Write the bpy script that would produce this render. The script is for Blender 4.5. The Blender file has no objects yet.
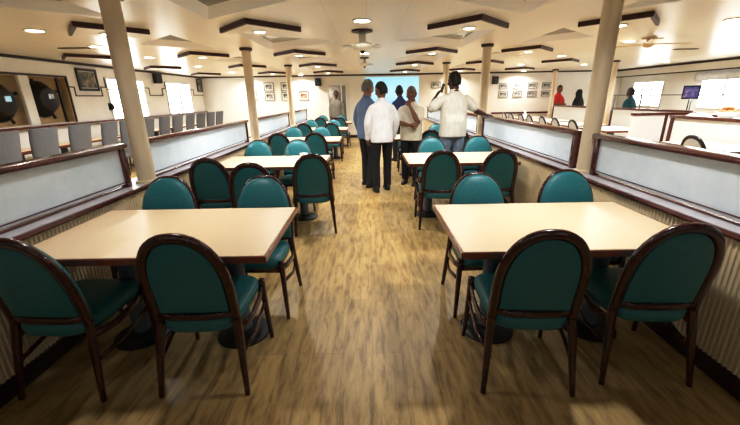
import bpy, bmesh, math, random
from math import sin, cos, pi, radians
from mathutils import Vector, Matrix, geometry
random.seed(7)
sc = bpy.context.scene
col = sc.collection

# ------------------------------------------------------------------ materials
def new_mat(name):
    m = bpy.data.materials.new(name); m.use_nodes = True
    return m, m.node_tree, m.node_tree.nodes['Principled BSDF']
def mat(name, c, rough=.5, metal=0, coat=0, noise=0, nscale=20, bump=0, spec=.5, stretch=(1, 1, 1), emit=None, es=0, trans=0):
    m, nt, b = new_mat(name)
    b.inputs['Base Color'].default_value = (*c, 1)
    b.inputs['Roughness'].default_value = rough
    b.inputs['Metallic'].default_value = metal
    b.inputs['Coat Weight'].default_value = coat
    b.inputs['Coat Roughness'].default_value = .12
    b.inputs['Specular IOR Level'].default_value = spec
    b.inputs['Transmission Weight'].default_value = trans
    if emit:
        b.inputs['Emission Color'].default_value = (*emit, 1); b.inputs['Emission Strength'].default_value = es
    if noise or bump:
        tc = nt.nodes.new('ShaderNodeTexCoord'); mp = nt.nodes.new('ShaderNodeMapping')
        mp.inputs['Scale'].default_value = stretch
        nt.links.new(tc.outputs['Object'], mp.inputs[0])
        n = nt.nodes.new('ShaderNodeTexNoise'); n.inputs['Scale'].default_value = nscale; n.inputs['Detail'].default_value = 5
        nt.links.new(mp.outputs[0], n.inputs['Vector'])
        if noise:
            r = nt.nodes.new('ShaderNodeValToRGB')
            r.color_ramp.elements[0].position = .3; r.color_ramp.elements[1].position = .7
            r.color_ramp.elements[0].color = (*[max(0, x*(1-noise)) for x in c], 1)
            r.color_ramp.elements[1].color = (*[min(1, x*(1+noise)) for x in c], 1)
            nt.links.new(n.outputs['Fac'], r.inputs[0]); nt.links.new(r.outputs[0], b.inputs['Base Color'])
        if bump:
            bp = nt.nodes.new('ShaderNodeBump'); bp.inputs['Strength'].default_value = bump; bp.inputs['Distance'].default_value = .01
            nt.links.new(n.outputs['Fac'], bp.inputs['Height']); nt.links.new(bp.outputs[0], b.inputs['Normal'])
    return m
def emis(name, c, s):
    m, nt, b = new_mat(name)
    b.inputs['Base Color'].default_value = (.8, .8, .8, 1)
    b.inputs['Emission Color'].default_value = (*c, 1); b.inputs['Emission Strength'].default_value = s
    return m
M = {}
M['wood'] = mat('mahogany', (.050, .0085, .0065), .25, coat=.45, noise=.35, nscale=9, stretch=(6, 6, 1))
M['rail'] = mat('mahogany_rail', (.085, .016, .012), .22, coat=.6, noise=.3, nscale=6, stretch=(6, 1, 6))
M['edge'] = mat('table_edge', (.20, .045, .022), .3, coat=.4, noise=.2, nscale=14)
M['teal'] = mat('teal_vinyl', (.024, .170, .192), .42, noise=.12, nscale=60, bump=.06)
M['greyvinyl'] = mat('grey_weave', (.52, .53, .54), .6, noise=.3, nscale=140)
M['blackframe'] = mat('black_frame', (.012, .012, .014), .3)
M['greyfab'] = mat('grey_fabric', (.125, .13, .145), .85, noise=.12, nscale=50)
M['laminate'] = mat('beige_laminate', (.80, .62, .41), .38, noise=.07, nscale=160)
M['whitetop'] = mat('white_laminate', (.80, .76, .66), .3)
M['column'] = mat('blue_grey_steel', (.10, .13, .18), .4, noise=.08, nscale=10)
M['black'] = mat('black_plastic', (.012, .012, .013), .45)
M['chrome'] = mat('chrome', (.75, .75, .75), .12, metal=1)
M['wall'] = mat('white_wall', (.86, .85, .82), .6, noise=.03, nscale=3)
M['farwall'] = mat('far_wall', (.86, .84, .79), .6, noise=.03, nscale=3)
M['cream'] = mat('cream_paint', (.78, .66, .46), .35, noise=.06, nscale=6)
M['pillar'] = mat('pillar_paint', (.74, .63, .46), .3, noise=.07, nscale=5, stretch=(3, 3, .6))
M['coffer'] = mat('coffer_side', (.95, .94, .92), .4)
M['mirror'] = mat('smoked_mirror', (.11, .11, .085), .1, metal=.8)
M['fascia'] = mat('fascia_wood', (.050, .012, .008), .5, coat=.05, noise=.3, nscale=10, stretch=(3, 3, 9))
M['trim'] = mat('dark_trim', (.03, .012, .010), .35)
M['drop'] = mat('ceiling_drop', (.84, .80, .70), .45)
M['steel'] = mat('brushed', (.16, .17, .18), .35, metal=.8)
M['whitepaint'] = mat('white_paint', (.82, .82, .80), .4)
M['lamp'] = emis('lamp_lens', (1, .93, .8), 14)
M['pane'] = emis('daylight_pane', (.93, .97, 1), 7)
M['back'] = emis('fill_pane', (.95, .96, 1), 2.2)  # glow of the fill panels added behind the camera
M['cloth_w'] = mat('curtain', (.75, .77, .80), .8, noise=.1, nscale=12)
M['tan'] = mat('tan_board', (.55, .40, .22), .5, noise=.12, nscale=5)
M['bread'] = mat('bread', (.50, .24, .09), .7, noise=.4, nscale=25, bump=.4)
M['napkin'] = mat('napkin', (.85, .85, .84), .8)

def floor_mat():
    m, nt, b = new_mat('wood_plank_floor'); N = nt.nodes; L = nt.links
    tc = N.new('ShaderNodeTexCoord')
    mp = N.new('ShaderNodeMapping'); mp.inputs['Rotation'].default_value = (0, 0, radians(90))
    L.new(tc.outputs['Object'], mp.inputs[0])
    br = N.new('ShaderNodeTexBrick'); br.inputs['Scale'].default_value = 1
    br.inputs['Brick Width'].default_value = 1.22; br.inputs['Row Height'].default_value = .18
    br.inputs['Mortar Size'].default_value = .0015; br.inputs['Bias'].default_value = 0
    br.inputs['Color1'].default_value = (.40, .40, .40, 1); br.inputs['Color2'].default_value = (.62, .62, .62, 1); br.inputs['Mortar'].default_value = (.12, .12, .12, 1)
    L.new(mp.outputs[0], br.inputs['Vector'])
    m2 = N.new('ShaderNodeMapping'); m2.inputs['Scale'].default_value = (9, 1.5, 1); L.new(tc.outputs['Object'], m2.inputs[0])
    n1 = N.new('ShaderNodeTexNoise'); n1.inputs['Scale'].default_value = 2.6; n1.inputs['Detail'].default_value = 12; n1.inputs['Roughness'].default_value = .66
    n1.inputs['Distortion'].default_value = .4
    L.new(m2.outputs[0], n1.inputs['Vector'])
    r1 = N.new('ShaderNodeValToRGB'); e = r1.color_ramp.elements
    e[0].position = .22; e[0].color = (.105, .060, .022, 1); e[1].position = .76; e[1].color = (.58, .425, .19, 1)
    k = e.new(.375); k.color = (.27, .172, .066, 1); k = e.new(.50); k.color = (.43, .295, .118, 1)
    L.new(n1.outputs['Fac'], r1.inputs[0])
    mx = N.new('ShaderNodeMix'); mx.data_type = 'RGBA'; mx.blend_type = 'OVERLAY'; mx.inputs[0].default_value = .5
    L.new(r1.outputs[0], mx.inputs[6]); L.new(br.outputs['Color'], mx.inputs[7])
    L.new(mx.outputs[2], b.inputs['Base Color'])
    b.inputs['Roughness'].default_value = .42
    bp = N.new('ShaderNodeBump'); bp.inputs['Strength'].default_value = .12; bp.inputs['Distance'].default_value = .004
    L.new(n1.outputs['Fac'], bp.inputs['Height']); L.new(bp.outputs[0], b.inputs['Normal'])
    return m
M['floor'] = floor_mat()
def ceiling_mat():
    m, nt, b = new_mat('ceiling_panels'); N = nt.nodes; L = nt.links
    tc = N.new('ShaderNodeTexCoord')
    mp = N.new('ShaderNodeMapping'); mp.inputs['Rotation'].default_value = (0, 0, radians(90)); L.new(tc.outputs['Object'], mp.inputs[0])
    br = N.new('ShaderNodeTexBrick'); br.inputs['Scale'].default_value = 1
    br.inputs['Brick Width'].default_value = 3.0; br.inputs['Row Height'].default_value = .4; br.inputs['Mortar Size'].default_value = .002
    br.inputs['Color1'].default_value = (.84, .79, .69, 1); br.inputs['Color2'].default_value = (.82, .77, .67, 1); br.inputs['Mortar'].default_value = (.62, .57, .48, 1)
    L.new(mp.outputs[0], br.inputs['Vector']); L.new(br.outputs['Color'], b.inputs['Base Color'])
    b.inputs['Roughness'].default_value = .3; b.inputs['Specular IOR Level'].default_value = .6
    return m
M['ceil'] = ceiling_mat()
def frosted():
    m, nt, b = new_mat('frosted_glass'); N = nt.nodes; L = nt.links
    tc = N.new('ShaderNodeTexCoord')
    n = N.new('ShaderNodeTexNoise'); n.inputs['Scale'].default_value = 5; n.inputs['Detail'].default_value = 10; n.inputs['Roughness'].default_value = .7
    L.new(tc.outputs['Object'], n.inputs['Vector'])
    r = N.new('ShaderNodeValToRGB'); r.color_ramp.elements[0].position = .3; r.color_ramp.elements[1].position = .7
    r.color_ramp.elements[0].color = (.78, .86, .92, 1); r.color_ramp.elements[1].color = (.91, .96, 1, 1)
    L.new(n.outputs['Fac'], r.inputs[0]); L.new(r.outputs[0], b.inputs['Base Color'])
    b.inputs['Roughness'].default_value = .28
    tr = N.new('ShaderNodeBsdfTranslucent'); L.new(r.outputs[0], tr.inputs['Color'])
    mx = N.new('ShaderNodeMixShader'); mx.inputs[0].default_value = .45
    L.new(b.outputs[0], mx.inputs[1]); L.new(tr.outputs[0], mx.inputs[2])
    L.new(mx.outputs[0], N['Material Output'].inputs['Surface'])
    return m
M['frost'] = frosted()
def picture_mat(name, a, b2, c):
    m, nt, b = new_mat(name); N = nt.nodes; L = nt.links
    tc = N.new('ShaderNodeTexCoord')
    n = N.new('ShaderNodeTexNoise'); n.inputs['Scale'].default_value = 7; n.inputs['Detail'].default_value = 4
    L.new(tc.outputs['Object'], n.inputs['Vector'])
    r = N.new('ShaderNodeValToRGB'); e = r.color_ramp.elements
    e[0].position = .38; e[0].color = (*a, 1); e[1].position = .62; e[1].color = (*c, 1); k = e.new(.5); k.color = (*b2, 1)
    L.new(n.outputs['Fac'], r.inputs[0]); L.new(r.outputs[0], b.inputs['Base Color']); b.inputs['Roughness'].default_value = .4
    return m
M['pic1'] = picture_mat('photo_dark', (.03, .05, .06), (.14, .12, .09), (.35, .30, .22))
M['pic2'] = picture_mat('photo_grey', (.05, .05, .05), (.22, .21, .20), (.5, .5, .48))
M['pic3'] = picture_mat('photo_pale', (.25, .35, .38), (.55, .62, .62), (.8, .8, .78))
M['pic4'] = picture_mat('photo_warm', (.10, .04, .03), (.35, .16, .10), (.6, .4, .3))
M['pic5'] = picture_mat('photo_blue', (.05, .10, .45), (.25, .22, .65), (.8, .55, .65))
M['mat'] = mat('picture_mount', (.78, .78, .74), .7)
def glass():
    m, nt, b = new_mat('clear_glass')
    b.inputs['Base Color'].default_value = (.95, .98, .98, 1); b.inputs['Transmission Weight'].default_value = 1
    b.inputs['Roughness'].default_value = .03; b.inputs['IOR'].default_value = 1.3
    return m
M['glass'] = glass()
def screen_mat():
    m, nt, b = new_mat('projected_image'); N = nt.nodes; L = nt.links
    tc = N.new('ShaderNodeTexCoord'); sp = N.new('ShaderNodeSeparateXYZ'); L.new(tc.outputs['Generated'], sp.inputs[0])
    r = N.new('ShaderNodeValToRGB'); e = r.color_ramp.elements
    e[0].position = 0; e[0].color = (.16, .42, .85, 1); e[1].position = 1; e[1].color = (.25, .62, .82, 1)
    k = e.new(.55); k.color = (.42, .80, .95, 1)
    L.new(sp.outputs['Z'], r.inputs[0])
    L.new(r.outputs[0], b.inputs['Emission Color']); b.inputs['Emission Strength'].default_value = 1.0
    b.inputs['Base Color'].default_value = (.3, .3, .3, 1)
    return m
M['screen'] = screen_mat()

# ------------------------------------------------------------------ mesh helpers
def obj(name, bm, m, parent=None, smooth=False, angle=None):
    me = bpy.data.meshes.new(name)
    bmesh.ops.recalc_face_normals(bm, faces=bm.faces[:])
    bm.to_mesh(me); bm.free()
    for x in (m if isinstance(m, (list, tuple)) else [m]): me.materials.append(x)
    if smooth:
        for p in me.polygons: p.use_smooth = True
        if angle: me.set_sharp_from_angle(angle=radians(angle))
    o = bpy.data.objects.new(name, me); col.objects.link(o)
    if parent: o.parent = parent
    return o
def tag(o, label=None, cat=None, group=None, kind=None):
    if label: o['label'] = label
    if cat: o['category'] = cat
    if group: o['group'] = group
    if kind: o['kind'] = kind
    return o
def thing(name, label, cat, loc=(0, 0, 0), rz=0, group=None):
    o = bpy.data.objects.new(name, None); col.objects.link(o)
    o.empty_display_size = .1; o.location = loc; o.rotation_euler = (0, 0, rz)
    return tag(o, label, cat, group)
def struct(name, bm, m, parent=None, label=None, **k):
    o = obj(name, bm, m, parent, **k)
    if not parent: o['kind'] = 'structure'
    if label: o['label'] = label
    return o
def dup(o, parent=None):
    c = o.copy(); col.objects.link(c); c.parent = parent
    for ch in o.children: dup(ch, c)
    return c
def place(src, first, loc, rz, label, group):
    o = src if first else dup(src)
    o.location = loc; o.rotation_euler = (0, 0, rz); o['label'] = label
    if group: o['group'] = group
    return o
def B(): return bmesh.new()
def box(bm, x0, x1, y0, y1, z0, z1, bev=0, seg=2, mi=0):
    vs = [bm.verts.new((x, y, z)) for z in (z0, z1) for y in (y0, y1) for x in (x0, x1)]
    fs = [bm.faces.new([vs[i] for i in q]) for q in ((0, 2, 3, 1), (4, 5, 7, 6), (0, 1, 5, 4), (2, 6, 7, 3), (0, 4, 6, 2), (1, 3, 7, 5))]
    for f in fs: f.material_index = mi
    if bev:
        es = list({e for f in fs for e in f.edges})
        r = bmesh.ops.bevel(bm, geom=es, offset=bev, segments=seg, affect='EDGES', profile=.5)
        for f in r['faces']: f.material_index = mi
    return bm
def prism(bm, pts, d0, d1, axis='z', mi=0, bev=0):
    def P(a, b, d): return {'z': (a, b, d), 'y': (a, d, b), 'x': (d, a, b)}[axis]
    A = [bm.verts.new(P(a, b, d0)) for a, b in pts]; C = [bm.verts.new(P(a, b, d1)) for a, b in pts]
    n = len(pts); fs = [bm.faces.new(A), bm.faces.new(C[::-1])]
    for i in range(n): fs.append(bm.faces.new((A[i], A[(i+1) % n], C[(i+1) % n], C[i])))
    for f in fs: f.material_index = mi
    if bev:
        es = [e for f in fs[:2] for e in f.edges]
        bmesh.ops.bevel(bm, geom=es, offset=bev, segments=2, affect='EDGES', profile=.5)
    return bm
def lathe(bm, prof, c=(0, 0, 0), seg=24, mi=0, axis='z', caps=True):
    rings = []
    for r, z in prof:
        ring = []
        for i in range(seg):
            a = 2*pi*i/seg
            p = {'z': (r*cos(a), r*sin(a), z), 'y': (r*cos(a), z, r*sin(a)), 'x': (z, r*cos(a), r*sin(a))}[axis]
            ring.append(bm.verts.new((c[0]+p[0], c[1]+p[1], c[2]+p[2])))
        rings.append(ring)
    for a, b in zip(rings, rings[1:]):
        for i in range(seg):
            bm.faces.new((a[i], a[(i+1) % seg], b[(i+1) % seg], b[i])).material_index = mi
    if caps: bm.faces.new(rings[0][::-1]).material_index = mi; bm.faces.new(rings[-1]).material_index = mi
    return bm
def sweep(bm, path, w, d, ref=(0, 1, 0), n=8, p=.55, mi=0, closed=False):
    """superellipse section swept along path; w across, d along ref"""
    path = [Vector(q) for q in path]; N = len(path); rings = []
    for i, q in enumerate(path):
        if closed: t = (path[(i+1) % N]-path[i-1]).normalized()
        else: t = (path[min(i+1, N-1)]-path[max(i-1, 0)]).normalized()
        s = t.cross(Vector(ref)).normalized(); r = s.cross(t).normalized()
        W = w[i] if isinstance(w, (list, tuple)) else w; D = d[i] if isinstance(d, (list, tuple)) else d
        ring = []
        for k in range(n):
            a = 2*pi*(k+.5)/n; ca, sa = cos(a), sin(a)
            ring.append(bm.verts.new(q + s*(W/2*math.copysign(abs(ca)**p, ca)) + r*(D/2*math.copysign(abs(sa)**p, sa))))
        rings.append(ring)
    pr = list(zip(rings, rings[1:])) + ([(rings[-1], rings[0])] if closed else [])
    for a, b in pr:
        for k in range(n): bm.faces.new((a[k], a[(k+1) % n], b[(k+1) % n], b[k])).material_index = mi
    if not closed:
        bm.faces.new(rings[0][::-1]).material_index = mi; bm.faces.new(rings[-1]).material_index = mi
    return bm
def tube(bm, path, r, seg=8, mi=0, ref=(.01, 1, .02)): return sweep(bm, path, 2*r, 2*r, ref, seg, 1, mi)
def ball(bm, c, r, seg=16, rings=10, mi=0):
    r = r if isinstance(r, (tuple, list)) else (r, r, r)
    res = bmesh.ops.create_uvsphere(bm, u_segments=seg, v_segments=rings, radius=1, matrix=Matrix.Translation(c) @ Matrix.Diagonal((*r, 1)))
    for v in res['verts']:
        for f in v.link_faces: f.material_index = mi
    return bm

# ------------------------------------------------------------------ room shell
CZ = 2.3; XL, XR, YF, YB = -6.2, 9.5, 14.2, -4.0
struct('floor', box(B(), XL-.1, XR+.1, YB-.1, YF+.1, -.1, 0), M['floor'])
# ceiling with triangular coffers beside the pillar lines
CY = [3.32+2.56*k for k in range(-1, 4)]
coffers = []
for cy in CY:
    for pts in ([(-1.66, cy-.8), (-1.66, cy+.88), (-.42, cy)], [(-2.52, cy-.8), (-2.52, cy+.8), (-3.4, cy)],
                [(1.66, cy-.8), (1.66, cy+.88), (.42, cy)], [(2.52, cy-.8), (2.52, cy+.8), (3.4, cy)]):
        coffers.append(pts)
def tri_inset(pts, d):
    c = Vector((sum(p[0] for p in pts)/3, sum(p[1] for p in pts)/3))
    return [tuple(c + (Vector(p)-c)*(1-d)) for p in pts]
bm = B()
outer = [(XL, YB), (XR, YB), (XR, YF), (XL, YF)]
loops = [[Vector((x, y, 0)) for x, y in outer]] + [[Vector((x, y, 0)) for x, y in c] for c in coffers]
flat = [p for l in loops for p in l]
vs = [bm.verts.new((p.x, p.y, CZ)) for p in flat]
for t in geometry.tessellate_polygon(loops):
    try: bm.faces.new([vs[i] for i in t])
    except ValueError: pass
ceil = struct('ceiling', bm, M['ceil'])
bmk = B(); box(bmk, XL, XR, YB, YF, CZ+.16, CZ+.2); struct('ceiling_deck', bmk, M['ceil'], ceil)
for c in coffers:
    bm = B(); top = tri_inset(c, .19)
    lo = [bm.verts.new((x, y, CZ)) for x, y in c]; hi = [bm.verts.new((x, y, CZ+.09)) for x, y in top]
    for i in range(3): bm.faces.new((lo[i], lo[(i+1) % 3], hi[(i+1) % 3], hi[i]))
    cf = struct('coffer', bm, M['coffer'], ceil)
    bm = B(); bm.faces.new([bm.verts.new((x, y, CZ+.088)) for x, y in top]); struct('coffer_plate', bm, M['mirror'], cf, 'smoked mirror plate')
# walls
bm = B(); box(bm, XL, XR, YF, YF+.1, 0, CZ+.1); struct('wall_far', bm, M['farwall'])
bm = B(); box(bm, XL, XR, YB-.1, YB, 0, CZ+.1); struct('wall_back', bm, M['wall'])
bm = B()
A0, A1, AZ0, AZ1 = 3.6, 7.85, 1.10, 1.98       # alcove opening in the left wall
box(bm, XL-.1, XL, YB, YF, 0, AZ0); box(bm, XL-.1, XL, YB, YF, AZ1, CZ+.1); box(bm, XL-.1, XL, YB, A0, AZ0, AZ1); box(bm, XL-.1, XL, A1, YF, AZ0, AZ1)
struct('wall_left', bm, M['wall'])
bm = B(); box(bm, XR, XR+.1, YB, YF, 0, CZ+.1); struct('wall_right', bm, M['wall'])
# dark moulding below the ceiling
bm = B(); box(bm, XL, XR, YF-.03, YF, 2.255, CZ, .006); struct('trim_1', bm, M['trim'])
bm = B(); box(bm, XL, XL+.03, YB, YF-.03, 2.25, CZ, .006); struct('trim_2', bm, M['trim'])
bm = B(); box(bm, XR-.25, XR, YB, YF-.03, 2.03, CZ-.001); s = struct('trim_3', bm, M['drop'])
bm = B(); box(bm, XR-.27, XR-.25, YB, YF-.04, 2.24, CZ-.005); box(bm, XR-.27, XR-.25, YB, YF-.04, 2.02, 2.05); struct('soffit_edge', bm, M['trim'], s, 'dark edge strips')
# rail along the left wall and stepped line decoration
bm = B(); box(bm, XL, XL+.10, YB, YF-.001, 1.045, 1.09, .012); struct('trim_4', bm, M['rail'], smooth=True, angle=40)
bm = B(); line = [(7.85, 1.985), (7.87, 1.80), (8.03, 1.80), (8.03, 1.625), (8.83, 1.625), (8.83, 1.82), (9.0, 1.82), (9.0, 2.03), (10.52, 2.03), (10.52, 1.84), (10.75, 1.84), (10.75, 1.645),
        (11.43, 1.645), (11.43, 1.84), (11.62, 1.84), (11.62, 2.03), (13.2, 2.03), (13.2, 1.84), (13.45, 1.84), (13.45, 1.66), (YF, 1.66)]
for (a, b), (c, d) in zip(line, line[1:]): box(bm, XL, XL+.012, min(a, c)-.011, max(a, c)+.011, min(b, d)-.011, max(b, d)+.011)
struct('trim_5', bm, M['trim'])
# alcove with two storm-cover portholes
bm = B(); box(bm, XL-.22, XL-.20, A0-.1, A1+.1, AZ0-.1, AZ1+.1); box(bm, XL-.2, XL, A0, A1, AZ0+.002, AZ0+.02); box(bm, XL-.2, XL, A0, A1, AZ1-.02, AZ1-.002)
box(bm, XL-.2, XL, A0+.002, A0+.02, AZ0, AZ1); box(bm, XL-.2, XL, A1-.02, A1-.002, AZ0, AZ1)
alc = struct('window_1', bm, M['tan'])
bm = B()
box(bm, XL, XL+.025, A0-.04, A1+.03, AZ1-.005, AZ1+.03); box(bm, XL, XL+.025, A1, A1+.03, AZ0, AZ1); box(bm, XL, XL+.025, A0-.04, A0, AZ0, AZ1)
struct('window_frame', bm, M['trim'], alc)
bm = B(); box(bm, XL-.05, XL+.01, 6.80, 7.0, AZ0, AZ1, .01); box(bm, XL-.05, XL+.01, 5.3, 5.5, AZ0, AZ1, .01); struct('mullion', bm, M['whitepaint'], alc, 'white post')
bm = B(); box(bm, XL-.03, XL+.01, 7.62, 7.66, AZ0, AZ1); struct('window_bar', bm, M['trim'], alc, 'thin dark post')
def porthole(y, z, label):
    t = thing('porthole_cover', label, 'porthole', (XL-.2, y, z), 0, None)
    bm = B(); lathe(bm, [(.31, 0), (.31, .05), (.27, .08), (.25, .14), (.21, .20), (.12, .235), (.03, .245)], (0, 0, 0), 32, axis='x'); obj('dome', bm, M['black'], t, True, 35)
    bm = B(); lathe(bm, [(.34, 0), (.34, .03), (.30, .05), (.30, 0)], (0, 0, 0), 32, axis='x'); obj('rim', bm, M['blackframe'], t, True, 35)
    for k in range(4):
        a = k*pi/2+.4; bm = B(); tube(bm, [(.03, .26*cos(a), .26*sin(a)), (.07, .33*cos(a), .33*sin(a)), (.07, .40*cos(a), .40*sin(a))], .028); obj('clamp', bm, M['black'], t, True)
    bm = B(); box(bm, .20, .25, -.06, .06, .0, .10, .008); obj('plate', bm, M['chrome'], t)
porthole(7.36, 1.56, 'black domed porthole cover right of the white post in the left wall niche')
porthole(6.46, 1.52, 'black domed porthole cover left of the white post in the left wall niche')
# windows
def window(i, wall, y0, y1, z0, z1, curtain=False, posts=2):
    X = XL if wall == 'l' else XR; s = 1 if wall == 'l' else -1
    def bx(bm, a, b, *r, **k): return box(bm, min(X+s*a, X+s*b), max(X+s*a, X+s*b), *r, **k)
    w = struct('window_%d' % i, bx(B(), 0, .012, y0, y1, z0, z1), M['pane'], label={2: 'bright window in the left wall behind the nearest pillar', 3: 'bright window in the left wall near the far corner', 4: 'bright window in the right wall left of the picture stand', 5: 'large bright window in the right wall with a valance'}[i])
    bm = B()
    for (a, b, c, d) in ((y0-.04, y0, z0-.04, z1+.04), (y1, y1+.04, z0-.04, z1+.04), (y0, y1, z0-.04, z0), (y0, y1, z1, z1+.04)): bx(bm, 0, .03, a, b, c, d)
    for k in range(1, posts): 
        y = y0+(y1-y0)*k/posts; bx(bm, .012, .026, y-.025, y+.025, z0, z1)
    bx(bm, .012, .024, y0, y1, z1-.25, z1-.21)
    struct('window_frame', bm, M['whitepaint'], w)
    return w
window(2, 'l', 9.05, 10.47, 1.11, 2.0, posts=3); window(3, 'l', 11.67, 13.15, 1.11, 2.0, posts=3)
window(4, 'r', 12.15, 13.45, 1.06, 1.81, posts=3); window(5, 'r', 8.6, 10.72, 1.06, 1.80, posts=3)
# wavy curtains beside the left windows
def curtain(y, w, label, z0=1.0, z1=2.0, X=None, grp=None):
    bm = B(); n = 28; prev = None; X = XL+.07 if X is None else X
    for k in range(n+1):
        yy = y-w/2+w*k/n; xx = X+.018*sin(k*1.35)
        cur = [bm.verts.new((xx, yy, z0)), bm.verts.new((xx, yy, z1))]
        if prev: bm.faces.new((prev[0], cur[0], cur[1], prev[1]))
        prev = cur
    o = obj('curtain', bm, M['cloth_w'], None, True); o.modifiers.new('t', 'SOLIDIFY').thickness = .004
    return tag(o, label, 'curtain', grp)
curtain(12.33, .10, 'narrow white curtain hanging mid-way across the farther left wall window', 1.12, 1.97)
curtain(9.42, .12, 'narrow white curtain hanging across the nearer left wall window beside the pillar', 1.12, 1.97)
curtain(9.72, 2.5, 'short patterned pale valance curtain over the large right wall window', 1.78, 2.0, XR-.07)
# doorway / mirror panel in the far wall
bm = B(); box(bm, -1.50, -.80, YF-.03, YF-.005, .02, 1.96); d = struct('door_1', bm, mat('door_pane', (.55, .52, .46), .08, metal=.7), label='tall mirrored door panel')
bm = B(); box(bm, -1.53, -1.47, YF-.05, YF-.001, 0, 1.98, .008); box(bm, -.83, -.77, YF-.05, YF-.001, 0, 1.98, .008); box(bm, -1.53, -.77, YF-.05, YF-.001, 1.93, 1.99, .008); box(bm, -1.02, -.97, YF-.045, YF-.03, .02, 1.93)
struct('door_frame', bm, M['whitepaint'], d)
# projection screen
sc_t = thing('projection_screen', 'bright pale blue projected screen on the far wall behind the group', 'screen', (.9, YF-.03, 1.0))
bm = B(); box(bm, -1.0, 1.0, -.02, 0, 0, 1.19); obj('screen_sheet', bm, M['screen'], sc_t)
bm = B(); box(bm, -1.03, 1.03, -.03, .02, 1.19, 1.235, .008); box(bm, -1.03, -1.0, -.025, .01, 0, 1.19); box(bm, 1.0, 1.03, -.025, .01, 0, 1.19); obj('screen_frame', bm, M['whitepaint'], sc_t)
bm = B(); box(bm, 4.7, 6.95, YF-.04, YF, .80, .86, .006); struct('trim_6', bm, M['rail'])
bm = B(); box(bm, XL, XR, YF-.02, YF, 0, .1); struct('baseboard_far', bm, M['trim'])

# ------------------------------------------------------------------ divider walls with frosted glass
SEGS = {-1: [(-2.2, 3.02), (3.32, 6.22), (6.68, 9.58), (9.9, 12.4)], 1: [(-2.2, 3.16), (3.46, 6.38), (6.66, 9.6), (9.95, 12.4)]}
PIL = {-1: [3.17, 6.45, 9.73], 1: [3.27, 6.5, 9.77]}
def ribs(bm, x, s, y0, y1, z0, z1):
    y = y0; prev = None; k = 0
    while y <= y1:
        a = [bm.verts.new((x+s*(.008 if k % 4 in (1, 2) else 0), y, z)) for z in (z0, z1)]
        if prev: bm.faces.new((prev[0], a[0], a[1], prev[1]))
        prev = a; y += .0105 if k % 2 else .004; k += 1
side_word = {-1: 'left', 1: 'right'}
for s in (-1, 1):
    xf = 1.93 if s < 0 else 1.86     # face towards the aisle
    ymax = 12.45
    w = bpy.data.objects.new('wall_divider_'+side_word[s], None); col.objects.link(w); w['kind'] = 'structure'
    def bx(bm, a, b, *r, **k): return box(bm, min(s*a, s*b), max(s*a, s*b), *r, **k)
    struct('wall_core', bx(B(), xf+.012, xf+.30, YB, ymax, 0, .79), M['cream'], w)
    bm = B(); ribs(bm, s*(xf+.004), -s, YB, ymax, .1, .77); struct('ribbed_panel', bm, M['cream'], w, 'cream ribbed panelling')
    bm = B(); bx(bm, xf-.012, xf+.03, YB, ymax, 0, .11, bev=.006); struct('baseboard', bm, M['trim'], w, 'dark wooden skirting')
    bm = B(); bx(bm, xf-.022, xf+.008, YB, ymax, .780, .812, bev=.008); struct('ledge_nosing', bm, M['rail'], w, 'dark red wooden nosing', smooth=True, angle=40)
    bm = B(); bx(bm, xf+.005, xf+.31, YB, ymax, .785, .803); struct('ledge', bm, mat('ledge_top', (.56, .55, .58), .25, noise=.1, nscale=8), w, 'grey ledge top')
    words = ['nearest', 'second', 'third', 'farthest']
    for k, (y0, y1) in enumerate(SEGS[s]):
        xc = s*(xf+.14)
        p = thing('glass_partition', '%s frosted glass partition in dark red frame along the %s side of the aisle' % (words[k], side_word[s]), 'partition', (xc, (y0+y1)/2, .80), 0, None)
        h = (y1-y0)/2; bm = B()
        box(bm, -.03, .03, -h, -h+.055, 0, .33, .008); box(bm, -.03, .03, h-.055, h, 0, .33, .008); box(bm, -.014, .014, -h, h, .004, .018, .003)
        obj('frame', bm, M['rail'], p, True, 40)
        bm = B(); box(bm, -.055, .055, -h-.01, h+.01, .325, .365, .014); obj('top_rail', bm, M['rail'], p, True, 40)
        bm = B(); box(bm, -.008, .008, -h+.05, h-.05, .03, .33); obj('glass_pane', bm, M['frost'], p)
        bm = B(); box(bm, .012, .016, -h+.05, h-.05, .045, .052) if s < 0 else box(bm, -.016, -.012, -h+.05, h-.05, .045, .052); obj('bead', bm, M['rail'], p)
def pillar(x, y, label, r=.073):
    t = thing('pillar', label, 'pillar', (x, y, 0), 0, None)
    bm = B(); lathe(bm, [(r, 0), (r, CZ-.02)], (0, 0, 0), 32); obj('shaft', bm, M['pillar'], t, True, 40)
    bm = B(); lathe(bm, [(r+.004, CZ-.045), (r+.028, CZ-.04), (r+.028, CZ-.001), (r+.004, CZ-.001)], (0, 0, 0), 32); obj('collar', bm, M['trim'], t, True, 40)
    bm = B(); lathe(bm, [(r+.003, .804), (r+.02, .804), (r+.016, .825), (r+.003, .83)], (0, 0, 0), 32); obj('base_ring', bm, M['pillar'], t, True, 40)
for s in (-1, 1):
    for k, y in enumerate(PIL[s]):
        pillar(s*2.0, y, '%s cream round pillar on the divider wall at the %s of the aisle' % (['nearest', 'second', 'third'][k], side_word[s]))
pillar(6.5, 10.1, 'cream round pillar in the right seating area beside the person in dark teal')
pillar(6.5, 13.25, 'cream round pillar by the far wall pictures left of the person in red')

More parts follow.
